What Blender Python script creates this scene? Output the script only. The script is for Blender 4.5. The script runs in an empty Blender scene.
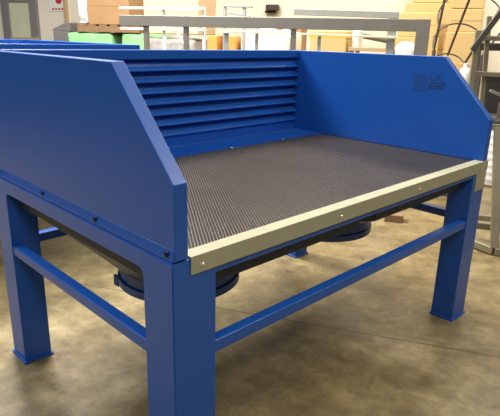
import bpy, bmesh, math, random
from mathutils import Vector, Matrix

S = bpy.context.scene
COL = S.collection
random.seed(4)

# ------------------------------------------------------------------ camera
CAM = Vector((-0.748, -1.0336, 1.4076))
YAW, PITCH, ROLL, FPX = 0.7808, -0.3086, 0.0248, 534.84
fw = Vector((math.sin(YAW) * math.cos(PITCH), math.cos(YAW) * math.cos(PITCH), math.sin(PITCH)))
r0 = Vector((math.cos(YAW), -math.sin(YAW), 0))
u0 = r0.cross(fw)
cr = r0 * math.cos(ROLL) + u0 * math.sin(ROLL)
cu = u0 * math.cos(ROLL) - r0 * math.sin(ROLL)
cam_data = bpy.data.cameras.new('camera')
cam = bpy.data.objects.new('camera', cam_data)
COL.objects.link(cam)
cam_data.sensor_fit = 'HORIZONTAL'
cam_data.sensor_width = 36
cam_data.lens = FPX / 500 * 36
cam_data.clip_end = 100
cam.matrix_world = Matrix(((cr.x, cu.x, -fw.x, CAM.x), (cr.y, cu.y, -fw.y, CAM.y),
                           (cr.z, cu.z, -fw.z, CAM.z), (0, 0, 0, 1)))
S.camera = cam

# the hall stands turned against the bench: u runs along its far wall, v towards it
TH = math.radians(61.7)
HR = -TH
UA = Vector((math.cos(TH), -math.sin(TH), 0))
VB = Vector((math.sin(TH), math.cos(TH), 0))


def hall(u, v, z=0.0):
    p = CAM + UA * u + VB * v
    return Vector((p.x, p.y, z))


# ------------------------------------------------------------------ light
S.view_settings.view_transform = 'Standard'
S.view_settings.look = 'None'
S.view_settings.gamma = 1
S.view_settings.use_curve_mapping = False
S.view_settings.exposure = 0.0
W_ = bpy.data.worlds.new('world')
S.world = W_
W_.use_nodes = True
bg = W_.node_tree.nodes['Background']
bg.inputs[0].default_value = (0.82, 0.9, 1.0, 1)
bg.inputs[1].default_value = 0.05


def area(name, u, v, z, sx, sy, power, col, tu=None, tv=None, tz=0.0):
    l = bpy.data.lights.new(name, 'AREA')
    l.shape = 'RECTANGLE'
    l.size, l.size_y = sx, sy
    l.energy = power
    l.color = col
    o = bpy.data.objects.new(name, l)
    COL.objects.link(o)
    o.location = hall(u, v, z)
    if tu is None:
        o.rotation_euler = (0, 0, HR)
    else:
        d = hall(tu, tv, tz) - o.location
        o.rotation_euler = d.to_track_quat('-Z', 'Y').to_euler()
    return o


area('ceiling_lamp_and_fill', -3.2, 4.2, 4.6, 2.4, 0.4, 560, (1.0, 0.94, 0.84))
area('ceiling_lamp_and_fill', 0.6, 6.6, 4.6, 5.0, 0.5, 250, (1.0, 0.90, 0.74))
area('ceiling_lamp_and_fill', -4.4, 1.4, 4.6, 0.4, 4.0, 235, (0.84, 0.92, 1.0))
area('ceiling_lamp_and_fill', 2.2, 2.6, 4.6, 0.4, 3.0, 95, (1.0, 0.93, 0.80))
area('ceiling_lamp_and_fill', 1.0, -1.6, 4.6, 3.0, 0.4, 130, (1.0, 0.95, 0.84))  # added front fill to brighten the trim face, not a known lamp
area('ceiling_lamp_and_fill', -0.5, 2.1, 4.6, 3.0, 0.4, 55, (1.0, 0.96, 0.88))  # added overhead fill that lifts the ribbed strip and louvre lips


# ------------------------------------------------------------------ materials
def new_mat(name):
    m = bpy.data.materials.new(name)
    m.use_nodes = True
    nt = m.node_tree
    return m, nt, nt.nodes['Principled BSDF']


def paint(name, col, rough=0.5, metal=0.0, var=0.08, scale=6.0, bump=0.0, bscale=250.0, spec=0.5):
    m, nt, b = new_mat(name)
    N = nt.nodes
    tc = N.new('ShaderNodeTexCoord')
    no = N.new('ShaderNodeTexNoise')
    no.inputs['Scale'].default_value = scale
    no.inputs['Detail'].default_value = 5
    nt.links.new(tc.outputs['Object'], no.inputs['Vector'])
    mx = N.new('ShaderNodeMix')
    mx.data_type = 'RGBA'
    mx.inputs[6].default_value = (*[c * (1 - var) for c in col], 1)
    mx.inputs[7].default_value = (*[min(1, c * (1 + var)) for c in col], 1)
    nt.links.new(no.outputs['Fac'], mx.inputs[0])
    nt.links.new(mx.outputs[2], b.inputs['Base Color'])
    b.inputs['Roughness'].default_value = rough
    b.inputs['Metallic'].default_value = metal
    b.inputs['Specular IOR Level'].default_value = spec
    if bump:
        n2 = N.new('ShaderNodeTexNoise')
        n2.inputs['Scale'].default_value = bscale
        nt.links.new(tc.outputs['Object'], n2.inputs['Vector'])
        bp = N.new('ShaderNodeBump')
        bp.inputs['Strength'].default_value = bump
        bp.inputs['Distance'].default_value = 0.001
        nt.links.new(n2.outputs['Fac'], bp.inputs['Height'])
        nt.links.new(bp.outputs['Normal'], b.inputs['Normal'])
    return m


BLUE = paint('blue_powder_coat', (0.010, 0.095, 0.44), 0.36, 0, 0.05, 4, 0.25, 300)
for _n in [BLUE.node_tree.nodes['Principled BSDF']]:
    _n.inputs['Coat Weight'].default_value = 0.08
    _n.inputs['Coat Roughness'].default_value = 0.16
MESH = paint('dark_steel_mesh', (0.25, 0.22, 0.20), 0.36, 0.8, 0.15, 8)
ZINC = paint('galvanised_trim', (0.40, 0.39, 0.275), 0.5, 0.1, 0.08, 14, 0.1, 120, 0.25)
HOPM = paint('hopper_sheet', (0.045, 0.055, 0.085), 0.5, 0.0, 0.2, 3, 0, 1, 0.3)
SCREW = paint('bright_screw', (0.85, 0.84, 0.80), 0.25, 0.6)
BOLT = paint('dark_bolt', (0.008, 0.014, 0.05), 0.4, 0.3)
PRINT = paint('dark_print', (0.012, 0.034, 0.13), 0.6)
PRINT2 = paint('teal_print', (0.012, 0.065, 0.27), 0.6)
STEEL = paint('raw_steel_grey', (0.27, 0.25, 0.215), 0.45, 0.3, 0.15, 10)
STEELD = paint('dark_steel', (0.10, 0.085, 0.075), 0.5, 0.3, 0.2, 9)
GALV = paint('galvanised_steel', (0.52, 0.52, 0.49), 0.4, 0.4, 0.1, 12)
OLIVE = paint('olive_grey_steel', (0.30, 0.265, 0.18), 0.45, 0.3, 0.15, 10)
WHITEM = paint('white_paint', (0.80, 0.80, 0.76), 0.5)
CREAMR = paint('cream_rail', (0.72, 0.68, 0.50), 0.5)
CARD = paint('cardboard', (0.66, 0.46, 0.20), 0.8, 0, 0.10, 5)
CARD2 = paint('brown_cardboard', (0.42, 0.25, 0.12), 0.8, 0, 0.12, 5)
CARD3 = paint('pale_cardboard', (0.72, 0.52, 0.34), 0.8, 0, 0.10, 5)
TAPE = paint('parcel_tape', (0.30, 0.18, 0.06), 0.4)
YTAPE = paint('yellow_wrap', (0.85, 0.55, 0.04), 0.4)
ORANGE = paint('orange_cardboard', (0.72, 0.34, 0.08), 0.75)
GREEN = paint('green_wrap', (0.30, 0.62, 0.30), 0.35, 0, 0.25, 7)
WOOD = paint('pallet_wood', (0.28, 0.17, 0.09), 0.8, 0, 0.25, 12)
SACK = paint('white_sack', (0.86, 0.85, 0.82), 0.7, 0, 0.05, 6)
FILM = paint('grey_plastic_film', (0.33, 0.31, 0.30), 0.22, 0, 0.5, 14)
DARKP = paint('dark_plastic', (0.035, 0.028, 0.024), 0.5)
MAROON = paint('maroon_brown', (0.045, 0.022, 0.014), 0.5)
RED = paint('red_print', (0.55, 0.03, 0.06), 0.5)
WALLM = paint('cream_plaster', (0.80, 0.76, 0.64), 0.85, 0, 0.04, 0.8)
GREYFR = paint('grey_door_frame', (0.22, 0.21, 0.22), 0.5)
PANE = paint('milky_pane', (0.62, 0.64, 0.48), 0.3)
TAN = paint('tan_board', (0.50, 0.36, 0.2), 0.7)


def floor_material():
    m, nt, b = new_mat('worn_concrete')
    N, L = nt.nodes, nt.links
    tc = N.new('ShaderNodeTexCoord')
    a = N.new('ShaderNodeTexNoise')
    a.inputs['Scale'].default_value = 3.2
    a.inputs['Detail'].default_value = 8
    a.inputs['Roughness'].default_value = 0.65
    mp = N.new('ShaderNodeMapping')
    mp.inputs['Scale'].default_value = (1, 1.25, 1)
    mp.inputs['Rotation'].default_value = (0, 0, 0.5)
    L.new(tc.outputs['Object'], mp.inputs['Vector'])
    L.new(mp.outputs['Vector'], a.inputs['Vector'])
    r = N.new('ShaderNodeValToRGB')
    r.color_ramp.elements[0].position = 0.30
    r.color_ramp.elements[0].color = (0.140, 0.101, 0.044, 1)
    r.color_ramp.elements[1].position = 0.72
    r.color_ramp.elements[1].color = (0.40, 0.312, 0.158, 1)
    e = r.color_ramp.elements.new(0.5)
    e.color = (0.24, 0.182, 0.087, 1)
    L.new(a.outputs['Fac'], r.inputs['Fac'])
    f = N.new('ShaderNodeTexNoise')
    f.inputs['Scale'].default_value = 13
    f.inputs['Detail'].default_value = 9
    f.inputs['Roughness'].default_value = 0.7
    f.inputs['Distortion'].default_value = 0.6
    L.new(tc.outputs['Object'], f.inputs['Vector'])
    mx = N.new('ShaderNodeMix')
    mx.data_type = 'RGBA'
    mx.blend_type = 'OVERLAY'
    mx.inputs[0].default_value = 0.85
    L.new(r.outputs['Color'], mx.inputs[6])
    L.new(f.outputs['Fac'], mx.inputs[7])
    # sawn joints of the slab, every three metres
    sp = N.new('ShaderNodeSeparateXYZ')
    L.new(tc.outputs['Object'], sp.inputs[0])

    def joint(sock, off, period):
        s = N.new('ShaderNodeMath'); s.operation = 'SUBTRACT'; s.inputs[1].default_value = off
        L.new(sock, s.inputs[0])
        p = N.new('ShaderNodeMath'); p.operation = 'PINGPONG'; p.inputs[1].default_value = period / 2
        L.new(s.outputs[0], p.inputs[0])
        c = N.new('ShaderNodeMath'); c.operation = 'LESS_THAN'; c.inputs[1].default_value = 0.005
        L.new(p.outputs[0], c.inputs[0])
        return c.outputs[0]
    j1 = joint(sp.outputs['Y'], 2.45, 3.0)
    ms = N.new('ShaderNodeMath'); ms.operation = 'MULTIPLY'; ms.inputs[1].default_value = 0.65
    L.new(j1, ms.inputs[0])
    m2 = N.new('ShaderNodeMix'); m2.data_type = 'RGBA'
    m2.inputs[7].default_value = (0.05, 0.036, 0.02, 1)
    L.new(ms.outputs[0], m2.inputs[0])
    L.new(mx.outputs[2], m2.inputs[6])
    L.new(m2.outputs[2], b.inputs['Base Color'])
    rr = N.new('ShaderNodeMapRange')
    rr.inputs['To Min'].default_value = 0.22
    rr.inputs['To Max'].default_value = 0.5
    L.new(a.outputs['Fac'], rr.inputs['Value'])
    L.new(rr.outputs[0], b.inputs['Roughness'])
    bp = N.new('ShaderNodeBump')
    bp.inputs['Strength'].default_value = 0.25
    bp.inputs['Distance'].default_value = 0.004
    L.new(f.outputs['Fac'], bp.inputs['Height'])
    L.new(bp.outputs['Normal'], b.inputs['Normal'])
    return m


FLOOR = floor_material()


# ------------------------------------------------------------------ mesh helpers
def add_box(bm, x0, x1, y0, y1, z0, z1, bev=0.0, seg=4):
    vs = [bm.verts.new(p) for p in ((x0, y0, z0), (x1, y0, z0), (x1, y1, z0), (x0, y1, z0),
                                    (x0, y0, z1), (x1, y0, z1), (x1, y1, z1), (x0, y1, z1))]
    fs = [bm.faces.new([vs[i] for i in f]) for f in ((0, 3, 2, 1), (4, 5, 6, 7), (0, 1, 5, 4),
                                                     (1, 2, 6, 5), (2, 3, 7, 6), (3, 0, 4, 7))]
    if bev:
        es = list({e for f in fs for e in f.edges})
        bmesh.ops.bevel(bm, geom=es, offset=bev, segments=seg, affect='EDGES', profile=0.5)


def add_prism(bm, pts, ext, bev=0.0, seg=2):
    """pts: planar loop of points, ext: extrusion vector"""
    e = Vector(ext)
    a = [bm.verts.new(Vector(p)) for p in pts]
    b = [bm.verts.new(Vector(p) + e) for p in pts]
    n = len(pts)
    fs = [bm.faces.new(a[::-1]), bm.faces.new(b)]
    for i in range(n):
        fs.append(bm.faces.new((a[i], a[(i + 1) % n], b[(i + 1) % n], b[i])))
    bmesh.ops.recalc_face_normals(bm, faces=fs)
    if bev:
        es = list({ed for f in fs for ed in f.edges})
        bmesh.ops.bevel(bm, geom=es, offset=bev, segments=seg, affect='EDGES', profile=0.5)


def add_tube(bm, pts, r, n=10, closed=False):
    pts = [Vector(p) for p in pts]
    rings = []
    m = len(pts)
    for i, p in enumerate(pts):
        if closed:
            t = pts[(i + 1) % m] - pts[i - 1]
        else:
            t = pts[min(i + 1, m - 1)] - pts[max(i - 1, 0)]
        t.normalize()
        h = Vector((0, 0, 1)) if abs(t.z) < 0.9 else Vector((1, 0, 0))
        a = t.cross(h).normalized()
        b = t.cross(a).normalized()
        rings.append([bm.verts.new(p + a * r * math.cos(2 * math.pi * k / n) + b * r * math.sin(2 * math.pi * k / n))
                      for k in range(n)])
    for i in range(m if closed else m - 1):
        A, B = rings[i], rings[(i + 1) % m]
        for k in range(n):
            bm.faces.new((A[k], A[(k + 1) % n], B[(k + 1) % n], B[k]))
    if not closed:
        bm.faces.new(rings[0][::-1])
        bm.faces.new(rings[-1])


def add_bar(bm, p, q, w, h, bev=0.003):
    """rectangular bar between two points"""
    p, q = Vector(p), Vector(q)
    t = (q - p).normalized()
    up = Vector((0, 0, 1)) if abs(t.z) < 0.9 else Vector((0, 1, 0))
    a = t.cross(up).normalized() * w / 2
    b = t.cross(a).normalized() * h / 2
    add_prism(bm, [p + a + b, p - a + b, p - a - b, p + a - b], q - p, bev, 1)


def add_lathe(bm, prof, n=48, c=(0, 0, 0), close=False):
    rings = []
    for r, z in prof:
        rings.append([bm.verts.new((c[0] + r * math.cos(2 * math.pi * k / n), c[1] + r * math.sin(2 * math.pi * k / n), c[2] + z))
                      for k in range(n)])
    for i in range(len(prof) if close else len(prof) - 1):
        A, B = rings[i], rings[(i + 1) % len(prof)]
        for k in range(n):
            bm.faces.new((A[k], A[(k + 1) % n], B[(k + 1) % n], B[k]))
    if not close:
        if prof[0][0] > 1e-6:
            bm.faces.new(rings[0][::-1])
        if prof[-1][0] > 1e-6:
            bm.faces.new(rings[-1])


def obj(name, bm, mat, parent=None, smooth=False, label=None):
    bmesh.ops.recalc_face_normals(bm, faces=bm.faces[:])
    me = bpy.data.meshes.new(name)
    bm.to_mesh(me)
    bm.free()
    me.materials.append(mat)
    if smooth:
        for p in me.polygons:
            p.use_smooth = True
        me.set_sharp_from_angle(angle=math.radians(35))
    o = bpy.data.objects.new(name, me)
    COL.objects.link(o)
    if parent:
        o.parent = parent
    if label:
        o['label'] = label
    return o


def thing(name, label, cat, loc=(0, 0, 0), rz=0.0, group=None):
    o = bpy.data.objects.new(name, None)
    o.empty_display_size = 0.1
    COL.objects.link(o)
    o.location = loc
    o.rotation_euler = (0, 0, rz)
    return tag(o, label, cat, group)


def tag(o, label, cat, group=None):
    o['label'] = label
    o['category'] = cat
    if group:
        o['group'] = group
    return o


def copy_tree(o, parent=None):
    c = o.copy()
    COL.objects.link(c)
    if parent:
        c.parent = parent
    for ch in list(o.children):
        copy_tree(ch, c)
    return c


def box_obj(name, dims, mat, parent=None, bev=0.004, label=None):
    bm = bmesh.new()
    add_box(bm, *dims, bev)
    return obj(name, bm, mat, parent, label=label)


# ------------------------------------------------------------------ setting
bm = bmesh.new()
add_box(bm, -9.5, 5.0, -4.0, 9.2, -0.1, 0.0)
o = obj('floor', bm, FLOOR)
o.location = hall(0, 0)
o.rotation_euler = (0, 0, HR)
o['kind'] = 'structure'

bm = bmesh.new()
add_box(bm, -9.5, 5.0, 9.0, 9.2, 0.0, 5.2)
o = obj('wall_far', bm, WALLM)
o.location = hall(0, 0)
o.rotation_euler = (0, 0, HR)
o['kind'] = 'structure'

# projecting pier in the far wall
bm = bmesh.new()
add_box(bm, -6.40, -6.33, 8.94, 9.0, 0.0, 5.2, 0.01)
o = obj('trim_1', bm, TAN)
o.location = hall(0, 0)
o.rotation_euler = (0, 0, HR)
o['kind'] = 'structure'

# glazed door in the far wall
d = bpy.data.objects.new('door_1', None)
COL.objects.link(d)
d.location = hall(-7.37, 8.98)
d.rotation_euler = (0, 0, HR)
d['kind'] = 'structure'
bm = bmesh.new()
add_box(bm, -0.40, -0.23, -0.06, 0, 0, 2.12, 0.006)
add_box(bm, 0.23, 0.40, -0.06, 0, 0, 2.12, 0.006)
add_box(bm, -0.23, 0.23, -0.06, 0, 1.94, 2.12, 0.006)
add_box(bm, -0.23, 0.23, -0.06, 0, 0.0, 0.2, 0.006)
obj('door_frame', bm, GREYFR, d)
box_obj('pane', (-0.23, 0.23, -0.03, -0.01, 0.2, 1.94), PANE, d)
bm = bmesh.new()
add_box(bm, -0.22, 0.40, -0.10, -0.03, 1.24, 1.31, 0.01)
obj('push_bar', bm, TAN, d)

# ------------------------------------------------------------------ the blue extraction bench
W, D, H = 1.939, 1.24, 0.85
LX, LY = 0.142, 0.128
PX, PT = 0.010, 0.043
HL, HU, YU = 0.205, 0.489, 0.269
YB = 1.235
XI0, XI1 = PX + PT, W - PX - PT            # inner faces of the side panels
bench = thing('downdraft_workbench',
              'blue steel extraction workbench in the foreground with mesh top and louvred back', 'workbench')

# legs: square tubes with foot plates
for cx, cy, LX, LY in ((0, 0, 0.150, 0.138), (W - 0.142, 0, 0.142, 0.118), (0, D - 0.128, 0.118, 0.128), (W - 0.118, D - 0.128, 0.118, 0.128)):
    bm = bmesh.new()
    add_box(bm, cx, cx + LX, cy, cy + LY, 0.012, H - 0.019)
    bmesh.ops.bevel(bm, geom=[e for e in bm.edges if abs(e.verts[0].co.z - e.verts[1].co.z) > 0.1], offset=0.0025, segments=4, affect='EDGES')
    lg = obj('leg', bm, BLUE, bench)
    bm = bmesh.new()
    add_box(bm, cx - 0.007, cx + LX + 0.007, cy - 0.007, cy + LY + 0.007, 0.0, 0.012, 0.002)
    obj('foot_plate', bm, BLUE, lg)

LX, LY = 0.118, 0.118
# top frame beams with rounded gussets at the legs
BH = 0.058


def side_beam(x0, x1):
    bm = bmesh.new()
    r = 0.022
    y0, y1 = LY, D - LY
    zb, zt = H - BH, H
    y0 = 0.138 if x0 < 0.5 else 0.118
    y1 = D - 0.128
    pts = [(x0, 0.002, zt), (x0, D - 0.002, zt), (x0, D - 0.002, zt - 0.02), (x0, y1 + 0.009, zt - 0.02), (x0, y1 + 0.009, zb - r), (x0, y1, zb - r)]
    for k in range(1, 6):
        a = k / 6 * math.pi / 2
        pts.append((x0, y1 - r + r * math.cos(a), zb - r + r * math.sin(a)))
    pts.append((x0, y1 - r, zb))
    pts.append((x0, y0 + r, zb))
    for k in range(1, 6):
        a = math.pi / 2 + k / 6 * math.pi / 2
        pts.append((x0, y0 + r + r * math.cos(a), zb - r + r * math.sin(a)))
    pts += [(x0, y0, zb - r), (x0, y0 - 0.009, zb - r), (x0, y0 - 0.009, zt - 0.02), (x0, 0.002, zt - 0.02)]
    add_prism(bm, pts, (x1 - x0, 0, 0))
    bmesh.ops.bevel(bm, geom=[e for e in bm.edges if min(v.co.z for v in e.verts) > zt - 1e-4], offset=0.006, segments=4, affect='EDGES')
    return obj('side_beam', bm, BLUE, bench)


side_beam(-0.0003, 0.0585)
side_beam(W - 0.05, W + 0.0003)
box_obj('front_apron', (LX - 0.004, W - LX + 0.004, 0.003, 0.045, H - 0.07, H - 0.006), BLUE, bench, 0.002)
box_obj('rear_beam', (LX - 0.004, W - LX + 0.004, D - 0.05, D - 0.003, H - BH, H - 0.006), BLUE, bench, 0.003)

# stretchers
SZ, SH, SW = 0.561, 0.040, 0.040
for x0, x1, y0, y1 in ((LX - 0.003, W - LX + 0.003, 0.004, 0.004 + SW), (LX - 0.003, W - LX + 0.003, D - 0.012 - SW, D - 0.012),
                       (0.004, 0.004 + SW, LY - 0.003, D - LY + 0.003), (W - 0.004 - SW, W - 0.004, LY - 0.003, D - LY + 0.003)):
    bm = bmesh.new()
    add_box(bm, x0, x1, y0, y1, SZ - SH, SZ, 0.004)
    obj('stretcher', bm, BLUE, bench)

# two hoppers under the mesh, each down to a round collar
CR, CZ0, CZ1 = 0.25, 0.452, 0.548
for hx0, hx1, cx in ((0.05, W / 2, 0.485), (W / 2, W - 0.05, 1.452)):
    cy = 0.62
    bm = bmesh.new()
    n = 64
    top, bot, bot2 = [], [], []
    for k in range(n):
        a = 2 * math.pi * (k + 0.5) / n
        dx, dy = math.cos(a), math.sin(a)
        t = min(((hx1 - cx) if dx > 0 else (cx - hx0)) / abs(dx), ((D - 0.05 - cy) if dy > 0 else (cy - 0.046)) / abs(dy))
        top.append(bm.verts.new((cx + dx * t, cy + dy * t, H - 0.126)))
        bot.append(bm.verts.new((cx + dx * CR * 0.972, cy + dy * CR * 0.972, CZ1 - 0.022)))
    for k in range(n):
        bm.faces.new((top[k], top[(k + 1) % n], bot[(k + 1) % n], bot[k]))
    up = [bm.verts.new(v.co + Vector((0, 0, 0.114))) for v in top]
    for k in range(n):
        bm.faces.new((up[k], up[(k + 1) % n], top[(k + 1) % n], top[k]))
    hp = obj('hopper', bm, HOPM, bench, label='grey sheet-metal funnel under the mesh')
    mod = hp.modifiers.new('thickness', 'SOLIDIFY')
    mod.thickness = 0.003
    bm = bmesh.new()
    add_lathe(bm, [(CR, CZ0), (CR, CZ0 + 0.03), (CR - 0.009, CZ0 + 0.034), (CR - 0.009, CZ1 - 0.018), (CR - 0.02, CZ1 - 0.018), (CR - 0.02, CZ0 + 0.002)], 64, (cx, cy, 0), True)
    cl = obj('collar', bm, BLUE, hp, True)
    bm = bmesh.new()
    add_lathe(bm, [(0.001, CZ1 - 0.034), (CR - 0.02, CZ1 - 0.034), (CR - 0.02, CZ1 - 0.029), (0.001, CZ1 - 0.029)], 48, (cx, cy, 0), True)
    obj('collar_floor', bm, DARKP, hp, label='dark bottom plate of the funnel')
    a0 = math.radians(152)
    bm = bmesh.new()
    px_, py_ = cx + (CR + 0.004) * math.cos(a0), cy + (CR + 0.004) * math.sin(a0)
    add_box(bm, px_ - 0.006, px_ + 0.006, py_ - 0.016, py_ + 0.016, CZ0 - 0.016, CZ0 + 0.03, 0.003)
    obj('latch_tab', bm, BLUE, hp)


# perforated mesh top: staggered holes, real sheet thickness
def perforated_top(x0, x1, y0, y1, z, p=0.0118, th=0.0025, hole=0.77):
    nx = int(round((x1 - x0) / p))
    p = (x1 - x0) / nx
    h = 0.76 * p
    ny = int(math.ceil((y1 - y0) / h))
    h = (y1 - y0) / ny
    yc = (h * h - p * p / 4) / (2 * h)
    cell = [(p / 2, -yc), (p / 2, yc), (0, h - yc), (-p / 2, yc), (-p / 2, -yc), (0, yc - h)]
    V, F = [], []
    for j in range(ny):
        cy = y0 + (j + 0.5) * h
        off = 0.5 if j % 2 else 1.0
        for i in range(nx):
            cx = x0 + (i + off) * p
            b = len(V)
            for dx, dy in cell:
                V.append((min(max(cx + dx, x0), x1), cy + dy, z))
            for dx, dy in cell:
                V.append((min(max(cx + dx * hole, x0), x1), cy + dy * hole, z))
            for dx, dy in cell:
                V.append((min(max(cx + dx * hole, x0), x1), cy + dy * hole, z - th))
            for k in range(6):
                q = (k + 1) % 6
                F.append((b + k, b + q, b + 6 + q, b + 6 + k))
                F.append((b + 6 + k, b + 6 + q, b + 12 + q, b + 12 + k))
    me = bpy.data.meshes.new('mesh_top')
    me.from_pydata(V, [], F)
    me.materials.append(MESH)
    o = bpy.data.objects.new('mesh_top', me)
    COL.objects.link(o)
    o.parent = bench
    o['label'] = 'grey perforated metal work surface'
    return o


YM = 1.02
perforated_top(XI0, XI1, 0.03, YM, H - 0.001)
# bearing bars under the mesh
for k in range(5):
    x = XI0 + (k + 0.5) * (XI1 - XI0) / 5
    bm = bmesh.new()
    add_box(bm, x - 0.004, x + 0.004, 0.046, D - 0.051, H - 0.045, H - 0.0045)
    obj('bearer', bm, DARKP, bench)

# ribbed blue strip between mesh and back
bm = bmesh.new()
n = 62
ys = (YM - 0.004, YB - 0.004)
pr_ = []
for k in range(n):
    xa = XI0 + k * (XI1 - XI0) / n
    p = (XI1 - XI0) / n
    pr_ += [(xa, 0.0), (xa + p * 0.5, 0.0), (xa + p * 0.62, 0.006), (xa + p * 0.88, 0.006)]
pr_.append((XI1, 0.0))
rows = []
for y in ys:
    rows.append([(bm.verts.new((x, y, H - 0.002 + z)), bm.verts.new((x, y, H - 0.008))) for x, z in pr_])
for k in range(len(pr_) - 1):
    a, b = rows[0][k], rows[0][k + 1]
    c, e = rows[1][k], rows[1][k + 1]
    bm.faces.new((a[0], b[0], e[0], c[0]))
    bm.faces.new((a[1], c[1], e[1], b[1]))
    bm.faces.new((a[0], a[1], b[1], b[0]))
obj('ribbed_strip', bm, BLUE, bench)


def screw(name, p, axis, r, h, mat, parent, cross=False):
    bm = bmesh.new()
    add_lathe(bm, [(r, 0), (r, h * 0.4), (r * 0.75, h * 0.85), (r * 0.3, h), (0.0005, h)], 12)
    q = Vector((0, 0, 1)).rotation_difference(Vector(axis))
    bm.transform(Matrix.Translation(Vector(p)) @ q.to_matrix().to_4x4())
    return obj(name, bm, mat, parent, True)


for x in (0.338, 0.738, 1.138, 1.538):
    screw('screw', (x, YM - 0.002, H + 0.000), (0, 0, 1), 0.007, 0.004, SCREW, bench)

# galvanised angle along the front edge
bm = bmesh.new()
add_prism(bm, [(0.060, -0.003, H - 0.050), (0.060, -0.003, H + 0.003), (0.060, 0.046, H + 0.003), (0.060, 0.046, H + 0.000),
               (0.060, 0.000, H + 0.000), (0.060, 0.000, H - 0.050)], (W + 0.002 - 0.060, 0, 0), 0.0008, 1)
tr = obj('front_trim', bm, ZINC, bench, label='bare galvanised angle along the front edge')
for x in (0.099, 0.723, 1.265, 1.89):
    screw('screw', (x, -0.003, H - 0.028), (0, -1, 0), 0.006, 0.004, SCREW, tr)
bm = bmesh.new()
add_box(bm, W - 0.112, W - 0.002, -0.003, 0.0, H - 0.142, H - 0.0505, 0.0008, 1)
obj('corner_plate', bm, ZINC, bench, label='bare metal plate on the leg below the trim')


# side panels with a sloped front corner
def side_panel(x0, outer):
    bm = bmesh.new()
    pts = [(x0, 0.0, H), (x0, 0.0, H + HL), (x0, YU, H + HU), (x0, YB + 0.055, H + HU), (x0, YB + 0.055, H)]
    add_prism(bm, pts, (PT, 0, 0), 0.003, 4)
    p = obj('side_panel', bm, BLUE, bench)
    # outward flange at the foot of the panel, bolted to the frame
    s = -1 if outer < 0 else 1
    xe = x0 if s < 0 else x0 + PT
    bm = bmesh.new()
    add_prism(bm, [(xe - s * 0.006, 0.003, H - 0.001), (xe + s * 0.0060, 0.003, H - 0.001), (xe + s * 0.0060, 0.003, H + 0.004), (xe + s * 0.0005, 0.003, H + 0.030),
                   (xe - s * 0.006, 0.003, H + 0.030)], (0, YB + 0.03, 0), 0.0015, 3)
    fl = obj('flange', bm, BLUE, p)
    ax = Vector((s * 0.94, 0, 0.33)).normalized()
    for y in (0.03, 0.40, 0.77, 1.17):
        screw('bolt', (xe + s * 0.005, y, H + 0.017), ax, 0.009, 0.004, BOLT, p)
    return p


side_panel(PX, -1)
rp = side_panel(W - PX - PT, 1)

# back wall: top rail, sawtooth louvres, plain foot
bw = bpy.data.objects.new('back_wall', None)
COL.objects.link(bw)
bw.parent = bench
ZT = H + HU
box_obj('back_sheet', (XI0, XI1, YB + 0.030, YB + 0.055, H - 0.001, ZT - 0.045), BLUE, bw, 0.001)
bm = bmesh.new()
add_box(bm, XI0, XI1, YB - 0.004, YB + 0.055, ZT - 0.045, ZT, 0.004)
obj('top_rail', bm, BLUE, bw)
bm = bmesh.new()
add_box(bm, XI0, XI1, YB, YB + 0.03, H - 0.001, H + 0.060, 0.002)
obj('foot_rail', bm, BLUE, bw)
NL = 7
zt, zb = ZT - 0.045, H + 0.060
pz = (zt - zb) / NL
for k in range(NL):
    z1 = zt - k * pz - 0.016
    z0 = zt - (k + 1) * pz
    bm = bmesh.new()
    # steep upper part, then a lip leaning out to the front, with a dark gap below the rail above
    add_prism(bm, [(XI0, YB + 0.024, z1 + 0.010), (XI0, YB + 0.012, z1 - 0.018), (XI0, YB - 0.010, z0 + 0.004), (XI0, YB - 0.010, z0),
                   (XI0, YB - 0.006, z0), (XI0, YB + 0.016, z1 - 0.020), (XI0, YB + 0.028, z1 + 0.010)], (XI1 - XI0, 0, 0))
    obj('louvre', bm, BLUE, bw)


# printed maker's mark on the inside of the right panel
def text_mesh(txt, size):
    c = bpy.data.curves.new('lettering', 'FONT')
    c.body = txt
    c.size = size
    c.extrude = 0.0002
    c.offset = 0.0
    o = bpy.data.objects.new('lettering', c)
    COL.objects.link(o)
    dg = bpy.context.evaluated_depsgraph_get()
    me = bpy.data.meshes.new_from_object(o.evaluated_get(dg))
    bpy.data.objects.remove(o)
    b = bmesh.new()
    b.from_mesh(me)
    bpy.data.meshes.remove(me)
    return b


XL = XI1 - 0.0006
# lettering plane: text x -> -Y, text y -> Z, normal -> -X
ML = Matrix(((0, 0, -1, XL), (-1, 0, 0, 0), (0, 1, 0, 0), (0, 0, 0, 1)))
lb = text_mesh('L.M.', 0.040)
lb.transform(Matrix.Translation((0, 0.338, 1.222)) @ ML)
obj('lettering', lb, PRINT, rp, label='dark printed letters L.M.')
bm = bmesh.new()
for z in (1.207, 1.192, 1.179):
    y = 0.338
    for wl in ((0.026, 0.018, 0.034), (0.018, 0.04, 0.014), (0.03, 0.012, 0.03))[int(round((1.207 - z) / 0.0145)) % 3]:
        add_box(bm, XL - 0.0003, XL + 0.0004, y - wl, y, z, z + 0.007)
        y -= wl + 0.006
obj('small_print', bm, PRINT, rp, label='small dark lines of print')
bm = bmesh.new()
for k in range(5):
    for j in range(5):
        if (k * 3 + j * 2) % 4 != 1:
            add_box(bm, XL - 0.0003, XL + 0.0004, 0.428 - 0.0145 * (k + 1), 0.428 - 0.0145 * k - 0.0035, 1.178 + 0.0145 * j, 1.178 + 0.0145 * j + 0.011)
add_box(bm, XL - 0.0003, XL + 0.0004, 0.352, 0.43, 1.166, 1.171)
obj('emblem', bm, PRINT2, rp, label='square printed emblem')

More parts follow.
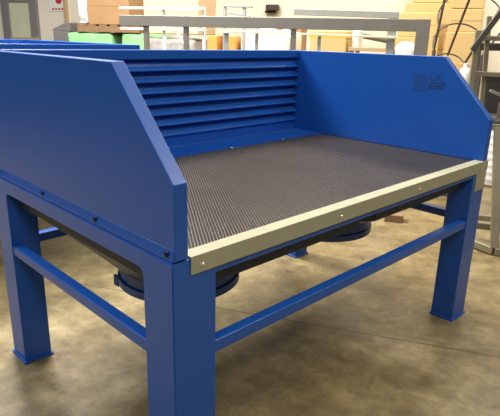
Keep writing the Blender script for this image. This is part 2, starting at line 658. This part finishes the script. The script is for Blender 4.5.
# a second bench of the same kind stands behind, turned a quarter
b2 = copy_tree(bench)
b2.location = (0.15, 4.24, 0)
b2.rotation_euler = (0, 0, -math.pi / 2)
b2['label'] = 'second blue bench, only its top edge showing behind the foreground bench'

# ------------------------------------------------------------------ hall objects


def hthing(name, label, cat, u, v, z=0.0, rz=0.0, group=None):
    return thing(name, label, cat, hall(u, v, z), HR + rz, group)


def bar_part(name, p, q, w, h, mat, parent):
    bm = bmesh.new()
    add_bar(bm, p, q, w, h)
    return obj(name, bm, mat, parent)


# grey welded steel frame with the heavy beam
t = hthing('steel_frame', 'grey welded steel frame with a heavy top beam behind the blue bench', 'frame', 0, 0)
bar_part('top_beam', (-2.83, 4.85, 1.536), (-0.085, 4.85, 1.533), 0.07, 0.096, STEEL, t)
for u in (-2.56, -2.145, -1.118):
    bar_part('post', (u, 4.85, 0), (u, 4.85, 1.488), 0.045, 0.045, STEEL, t)
bar_part('corner_post', (-0.030, 4.85, 0), (-0.030, 4.85, 1.583), 0.108, 0.08, STEEL, t)
bar_part('lower_rail', (-2.56, 4.85, 0.25), (-0.085, 4.85, 0.25), 0.05, 0.05, STEEL, t)

# galvanised rack behind it
t = hthing('galvanised_rack', 'light galvanised rack with a thin cream rail behind the heavy grey beam', 'rack', 0, 0)
bar_part('cream_rail', (-1.92, 5.2, 1.462), (-0.25, 5.2, 1.437), 0.025, 0.02, CREAMR, t)
bar_part('top_rail', (-1.2, 5.2, 1.645), (-0.25, 5.2, 1.625), 0.05, 0.055, GALV, t)
for u, w in ((-1.885, 0.05), (-1.57, 0.03), (-0.955, 0.03), (-0.3, 0.075)):
    bar_part('upright', (u, 5.235, 0), (u, 5.235, 1.66 if w > 0.06 else 1.45), w, 0.03, GALV, t)
t2 = hthing('galvanised_rack', 'shorter grey rack top with a single post left of the dark wall lamp', 'rack', 0, 0)
bar_part('top_rail', (-2.10, 5.75, 1.722), (-1.78, 5.75, 1.715), 0.05, 0.02, GALV, t2)
bar_part('diagonal_brace', (-2.08, 5.75, 1.66), (-1.80, 5.75, 1.62), 0.02, 0.02, GALV, t2)
for u in (-2.09, -1.87):
    bar_part('upright', (u, 5.75, 0), (u, 5.75, 1.71), 0.035, 0.03, GALV, t2)

# white thin frame
t = hthing('white_shelf_frame', 'thin white frame in front of the large cardboard box', 'frame', 0, 0)
for z in (1.685, 1.47):
    bar_part('rail', (-3.28, 5.6, z), (-2.28, 5.6, z), 0.025, 0.025, WHITEM, t)
for u in (-2.75, -2.28):
    bar_part('upright', (u, 5.63, 0), (u, 5.63, 1.70), 0.032, 0.03, WHITEM, t)
bar_part('diagonal_brace', (-2.6, 5.6, 1.46), (-2.42, 5.6, 1.2), 0.015, 0.015, WHITEM, t)


def carton(u, v, z, w, d, h, rz, mat, label, group=None, tape=TAPE):
    t = hthing('cardboard_box', label, 'box', u, v, z, rz, group)
    bm = bmesh.new()
    add_box(bm, -w / 2, w / 2, -d / 2, d / 2, 0, h, 0.012)
    obj('carton_body', bm, mat, t)
    bm = bmesh.new()
    add_box(bm, -w / 2 - 0.001, w / 2 + 0.001, -0.025, 0.025, h * 0.86, h + 0.0015)
    obj('tape', bm, tape, t)
    bm = bmesh.new()
    add_box(bm, -w / 2 + 0.01, w / 2 - 0.01, -d / 2 - 0.003, -d / 2 + 0.002, h * 0.5, h * 0.5 + 0.02)
    obj('fold_line', bm, mat, t)
    return t


def bundle(u, v, z, w, d, h, mat, label, group=None, cat='bundle', name='wrapped_bundle'):
    """soft wrapped bale with sagging sides"""
    bm = bmesh.new()
    add_box(bm, -w / 2, w / 2, -d / 2, d / 2, 0, h, 0.05, 3)
    bmesh.ops.subdivide_edges(bm, edges=bm.edges[:], cuts=3, use_grid_fill=True)
    for vv in bm.verts:
        k = 0.012 * math.sin(vv.co.x * 17 + vv.co.z * 11 + u) + 0.010 * math.sin(vv.co.y * 13 - vv.co.z * 23)
        if vv.co.z > 0.02:
            vv.co.x += k
            vv.co.y += k
            vv.co.z += k * 0.6
    o = obj(name, bm, mat, None, True)
    o.location = hall(u, v, z)
    o.rotation_euler = (0, 0, HR)
    return tag(o, label, cat, group)


def pallet(u, v, z, w, d, label, group=None):
    t = hthing('wooden_pallet', label, 'pallet', u, v, z, 0, group)
    for k in range(3):
        y = -d / 2 + 0.05 + k * (d - 0.1) / 2
        box_obj('runner', (-w / 2, w / 2, y - 0.05, y + 0.05, 0, 0.08), WOOD, t)
    for k in range(6):
        x = -w / 2 + 0.06 + k * (w - 0.12) / 5
        box_obj('deck_board', (x - 0.055, x + 0.055, -d / 2, d / 2, 0.08, 0.10), WOOD, t)
    return t


# left: cardboard box on a pallet on two green wrapped bales
bundle(-4.62, 7.4, 0.0, 0.74, 0.8, 1.42, GREEN, 'tall bright green wrapped bale carrying the left end of the pallet', None)
bundle(-3.90, 7.4, 0.0, 0.46, 0.8, 1.42, GREEN, 'narrower green wrapped bale right of the dark gap, under the pallet end', None)
pallet(-4.30, 7.4, 1.43, 1.0, 0.8, 'wooden pallet lying on top of two green bales')
carton(-4.30, 7.4, 1.53, 0.66, 0.75, 0.50, 0, CARD2, 'brown cardboard box on the pallet above the green bales')
carton(-4.62, 8.35, 0.0, 0.5, 0.5, 2.2, 0, CARD3, 'tall pale carton standing behind the brown box on the pallet')

bundle(-4.745, 7.4, 1.535, 0.17, 0.7, 0.42, SACK, 'white film-wrapped parcel standing on the pallet left of the brown box', None, 'parcel', 'wrapped_parcel')

# machine in front of the pier
t = hthing('floor_machine', 'dark grey machine by the wall left of the green bales', 'machine', -5.58, 7.9)
box_obj('cabinet', (-0.16, 0.14, -0.2, 0.2, 0, 1.43), GREYFR, t, 0.02)
bm = bmesh.new()
add_prism(bm, [(-0.18, -0.19, 1.432), (0.16, -0.19, 1.432), (0.16, -0.19, 1.56), (0.10, -0.19, 1.57), (-0.16, -0.19, 1.47)], (0, 0.3, 0), 0.01)
obj('hood', bm, GREYFR, t)

# large pale box, wrapped stack, oranges
bundle(-3.06, 6.7, 0.0, 0.72, 0.6, 1.37, FILM, 'grey film-wrapped stack under the large pinkish box', None, 'stack', 'film_wrapped_stack')
carton(-3.04, 6.7, 1.425, 0.74, 0.6, 0.50, 0, CARD3, 'large pinkish cardboard box on the film-wrapped stack')
carton(-2.41, 6.35, 0.0, 0.13, 0.3, 1.42, 0, ORANGE, 'narrow orange-brown carton left of the galvanised post')
carton(-2.20, 6.35, 0.0, 0.14, 0.3, 1.42, 0.1, ORANGE, 'wider orange-brown carton between galvanised post and white sack')


def sack(u, v, w, d, h, label, group=None):
    bm = bmesh.new()
    n, m = 32, 44
    rings = []
    for j in range(m + 1):
        f = j / m
        z = h * f
        k = 1.0 if f < 0.955 else math.cos((f - 0.955) / 0.045 * 1.1)
        k *= 1 + 0.05 * math.sin(f * 9)
        ring = []
        for i in range(n):
            a = 2 * math.pi * i / n
            ca, sa = math.cos(a), math.sin(a)
            e = 0.5
            x = w / 2 * math.copysign(abs(ca) ** e, ca) * k * (1 + 0.03 * math.sin(5 * a + 6 * f))
            y = d / 2 * math.copysign(abs(sa) ** e, sa) * k
            ring.append(bm.verts.new((x, y, z + (0.02 * math.sin(3 * a) if f > 0.6 else 0))))
        rings.append(ring)
    for j in range(m):
        for i in range(n):
            bm.faces.new((rings[j][i], rings[j][(i + 1) % n], rings[j + 1][(i + 1) % n], rings[j + 1][i]))
    bm.faces.new(rings[0][::-1])
    bm.faces.new(rings[-1])
    o = obj('white_sack', bm, SACK, None, True)
    o.location = hall(u, v)
    o.rotation_euler = (0, 0, HR)
    return tag(o, label, 'sack', group)


sack(-1.77, 6.5, 0.64, 0.6, 1.50, 'large bulging white sack behind the thin cream rail')
sack(-1.335, 7.2, 0.08, 0.2, 1.38, 'smaller white sack left of the yellow-wrapped carton')
carton(-1.86, 7.4, 0.0, 0.60, 0.4, 1.55, 0.0, CARD2, 'brown carton peeping out behind the white sack')

# yellow wrapped carton
t = carton(-1.06, 6.6, 0.0, 0.42, 0.5, 1.50, 0, CARD, 'carton with yellow wrap seen under the cream rail', None, YTAPE)
box_obj('yellow_band', (-0.222, 0.222, -0.252, 0.252, 1.425, 1.465), YTAPE, t)
# roll and dark tube on a low table
t = hthing('work_table', 'tan table carrying a dark tube at its back', 'table', -0.57, 6.7)
box_obj('table_top', (-0.25, 0.25, -0.35, 0.35, 1.29, 1.33), TAN, t)
for sx in (-0.22, 0.22):
    for sy in (-0.3, 0.3):
        bar_part('leg', (sx, sy, 0), (sx, sy, 1.288), 0.05, 0.05, TAN, t)
bm = bmesh.new()
add_tube(bm, [(-0.24, 0.1, 1.475), (0.2, 0.1, 1.40)], 0.03, 14)
tb = obj('dark_tube', bm, STEELD, None, True)
tb.location = hall(-0.58, 6.7)
tb.rotation_euler = (0, 0, HR)
tag(tb, 'dark tube sloping down to the right below the cream rail', 'tube')
bm = bmesh.new()
add_lathe(bm, [(0.055, 0), (0.06, 0.01), (0.06, 0.17), (0.05, 0.18), (0.02, 0.18), (0.02, 0.0)], 24, (0, 0, 0), True)
rl = obj('paper_roll', bm, SACK, None, True)
rl.location = hall(-0.74, 6.45, 1.33)
tag(rl, 'small white roll standing on the tan table', 'roll')
sack(-0.20, 6.45, 0.22, 0.25, 1.385, 'small pale sack left of the heavy grey corner post')

# carton stacks at the right
cs = 'cartons piled up at the right of the far wall'
carton(-0.14, 7.9, 0.0, 0.62, 0.6, 0.72, 0, CARD, 'lowest front carton in the left pile by the corner post', cs)
carton(-0.14, 7.9, 0.722, 0.60, 0.6, 0.74, 0.02, CARD, 'middle carton in the left pile by the corner post', cs)
carton(-0.10, 7.9, 1.464, 0.50, 0.55, 0.30, -0.02, CARD, 'top carton in the left pile, level with the corner post', cs)
carton(0.0, 8.62, 0.0, 0.70, 0.6, 1.3, 0, CARD, 'tall lower carton in the pile against the far wall', cs)
carton(0.02, 8.62, 1.304, 0.68, 0.6, 0.62, 0, CARD, 'carton second from the floor against the far wall', cs)
carton(0.04, 8.62, 1.93, 0.55, 0.5, 0.35, 0, CARD, 'topmost carton of the pile against the far wall', cs)
carton(0.43, 7.5, 0.0, 0.42, 0.5, 0.75, 0, CARD, 'bottom carton of the right pile behind the hooped ladder cage', cs)
carton(0.435, 7.5, 0.752, 0.40, 0.5, 0.78, 0.03, CARD, 'middle carton of the right pile behind the hooped ladder cage', cs)
carton(0.44, 7.5, 1.534, 0.38, 0.45, 0.26, -0.02, CARD, 'upper carton of the right pile behind the hooped ladder cage', cs)
carton(0.44, 7.5, 1.796, 0.36, 0.45, 0.3, 0, CARD, 'top carton of the right pile behind the hooped ladder cage', cs)

# lamp and notice on the far wall
t = hthing('wall_floodlight', 'dark brown floodlight on the cream wall above the grey beam', 'lamp', -2.43, 9.0, 1.86)
box_obj('lamp_housing', (-0.09, 0.115, -0.16, -0.04, -0.03, 0.06), MAROON, t, 0.012)
box_obj('bracket', (-0.12, 0.06, -0.10, 0.0, -0.065, -0.028), MAROON, t, 0.008)
t = hthing('wall_notice', 'white notice with a red mark on the cream wall right of the door', 'notice', -6.55, 9.0, 1.84)
box_obj('sheet', (-0.19, 0.19, -0.014, 0.0, -0.06, 0.34), WHITEM, t, 0.004)
bm = bmesh.new()
add_lathe(bm, [(0.0005, 0), (0.07, 0), (0.07, 0.003), (0.0005, 0.003)], 24, (0, 0, 0), True)
bm.transform(Matrix.Translation((0.03, -0.013, 0.14)) @ Matrix.Rotation(math.pi / 2, 4, 'X'))
obj('red_mark', bm, RED, t)
bm = bmesh.new()
for k in range(4):
    add_box(bm, -0.12 + k * 0.065, -0.12 + k * 0.065 + 0.045, -0.016, -0.013, -0.03, 0.0)
obj('caption_line', bm, RED, t)

# hooped safety cage of a ladder, held tilted on a stand
A_ = Vector((0.12, -0.72, 0.50)).normalized()
E1 = (Vector((1, 0, 0)) - A_ * A_.x).normalized()
E2 = A_.cross(E1)
if E2.z < 0:
    E2 = -E2
C1 = Vector((0.335, 6.2, 1.385))
lad = hthing('ladder_cage', 'dark steel hooped ladder cage tilted up on a stand before the cartons', 'ladder cage', 0, 0)


def lp(s, a):
    r = 0.26 + 0.11 * s
    t = math.radians(a)
    return C1 + A_ * s + E1 * r * math.cos(t) + E2 * r * math.sin(t)


for a in (-22, 30, 92, 150, 202):
    bm = bmesh.new()
    add_tube(bm, [lp(-0.5, a), lp(0.95, a)], 0.013 if 0 < a < 180 else 0.009, 8)
    obj('cage_bar', bm, STEELD, lad)
for s in (-0.48, 0.0, 0.42, 0.84):
    bm = bmesh.new()
    add_tube(bm, [lp(s, -22 + 224 * k / 24) for k in range(25)], 0.008, 8)
    obj('hoop', bm, STEELD, lad)
for a in (-22, 202):
    p = lp(-0.48, a)
    q = lp(0.0, a)
    bm = bmesh.new()
    add_tube(bm, [p, (p.x, p.y, 0.012)], 0.02, 10)
    add_lathe(bm, [(0.05, 0.0), (0.05, 0.012), (0.0005, 0.012)], 16, (p.x, p.y, 0))
    obj('stand_leg', bm, STEELD, lad)
    bm = bmesh.new()
    add_tube(bm, [q, (q.x, q.y - 0.1, 0.012)], 0.02, 10)
    add_lathe(bm, [(0.05, 0.0), (0.05, 0.012), (0.0005, 0.012)], 16, (q.x, q.y - 0.1, 0))
    obj('stand_leg', bm, STEELD, lad)

# olive grey trolley frame at the right edge
t = hthing('trolley_frame', 'olive grey steel trolley frame at the right edge behind the blue bench', 'frame', 0, 0)
bar_part('post', (0.62, 3.83, 0.05), (0.545, 4.02, 0.86), 0.055, 0.05, OLIVE, t)
bar_part('post', (0.345, 4.0, 0.05), (0.327, 4.0, 1.44), 0.036, 0.05, OLIVE, t)
bar_part('post', (0.43, 4.06, 0.86), (0.385, 4.06, 1.58), 0.03, 0.04, OLIVE, t)
for u, v in ((1.35, 3.9), (1.35, 4.6), (0.385, 4.6)):
    bar_part('post', (u, v, 0.05), (u, v, 1.5), 0.06, 0.05, OLIVE, t)
bar_part('sloping_beam', (0.30, 3.962, 1.36), (0.50, 3.962, 1.70), 0.03, 0.036, STEELD, t)
bar_part('cross_rail', (0.345, 4.03, 1.44), (1.35, 4.03, 1.44), 0.03, 0.03, OLIVE, t)
bar_part('cross_rail', (0.345, 4.03, 1.21), (1.35, 4.03, 1.20), 0.04, 0.03, OLIVE, t)
bar_part('cross_rail', (0.42, 4.02, 0.86), (1.35, 4.02, 0.86), 0.04, 0.04, OLIVE, t)
bar_part('base_rail', (0.30, 4.05, 0.06), (0.62, 3.83, 0.03), 0.06, 0.05, OLIVE, t)
bar_part('base_rail', (0.345, 4.1, 0.12), (1.35, 4.1, 0.12), 0.06, 0.05, OLIVE, t)
bar_part('base_rail', (0.62, 3.83, 0.03), (1.35, 3.9, 0.03), 0.06, 0.05, OLIVE, t)
bar_part('base_rail', (1.35, 3.9, 0.03), (1.35, 4.6, 0.03), 0.06, 0.05, OLIVE, t)
bar_part('base_rail', (0.385, 4.6, 0.03), (1.35, 4.6, 0.03), 0.06, 0.05, OLIVE, t)
bar_part('base_rail', (0.37, 4.1, 0.08), (0.385, 4.6, 0.03), 0.06, 0.05, OLIVE, t)
bar_part('top_plate', (0.36, 4.34, 1.385), (1.33, 4.34, 1.385), 0.4, 0.05, STEELD, t)
bar_part('back_plate', (0.46, 4.55, 1.02), (1.32, 4.55, 1.02), 0.02, 0.3, STEELD, t)
bar_part('shelf', (0.44, 4.3, 0.885), (1.33, 4.3, 0.885), 0.5, 0.02, STEELD, t)
t = hthing('hand_tool', 'bright metal hand tool lying inside the trolley frame', 'tool', 0.60, 4.25, 0.896)
bar_part('shank', (-0.12, 0, 0.19), (0.02, 0, 0.14), 0.02, 0.02, SCREW, t)
bm = bmesh.new()
add_lathe(bm, [(0.05, 0), (0.05, 0.1), (0.035, 0.12), (0.03, 0.17), (0.0005, 0.17)], 20)
obj('tool_body', bm, STEELD, t, True)

# white ribbed drum
bm = bmesh.new()
pf = [(0.18, 0.0), (0.2, 0.015)]
for k in range(8):
    z = 0.05 + k * 0.075
    pf += [(0.20, z), (0.207, z + 0.012), (0.207, z + 0.035), (0.20, z + 0.047)]
pf += [(0.20, 0.66), (0.17, 0.70), (0.06, 0.71), (0.06, 0.74), (0.0005, 0.74)]
add_lathe(bm, pf, 36)
dr = obj('plastic_drum', bm, SACK, None, True)
dr.location = hall(0.88, 6.0)
tag(dr, 'white ribbed plastic drum on the floor behind the olive post', 'drum')
# white canister high on a stand
bm = bmesh.new()
add_lathe(bm, [(0.05, 0.0), (0.06, 0.02), (0.06, 0.22), (0.04, 0.27), (0.025, 0.28), (0.025, 0.32), (0.0005, 0.32)], 28)
cn = obj('plastic_canister', bm, SACK, None, True)
cn.location = hall(0.38, 5.4, 0.91)
tag(cn, 'white plastic canister behind the sloped corner of the blue panel', 'canister')
t = hthing('pedestal', 'dark pedestal carrying the white canister', 'stand', 0.38, 5.4)
bm = bmesh.new()
add_lathe(bm, [(0.14, 0), (0.14, 0.02), (0.035, 0.05), (0.03, 0.88), (0.11, 0.89), (0.11, 0.908), (0.0005, 0.908)], 24)
obj('column', bm, STEELD, t, True)

# wooden block left on the floor
t = tag(box_obj('wooden_block', (-0.075, 0.075, -0.05, 0.05, 0, 0.06), WOOD, None, 0.006),
        'brown wooden block on the floor seen under the bench', 'block')
t.location = (3.03, 1.10, 0)
t.rotation_euler = (0, 0, HR + 0.1)
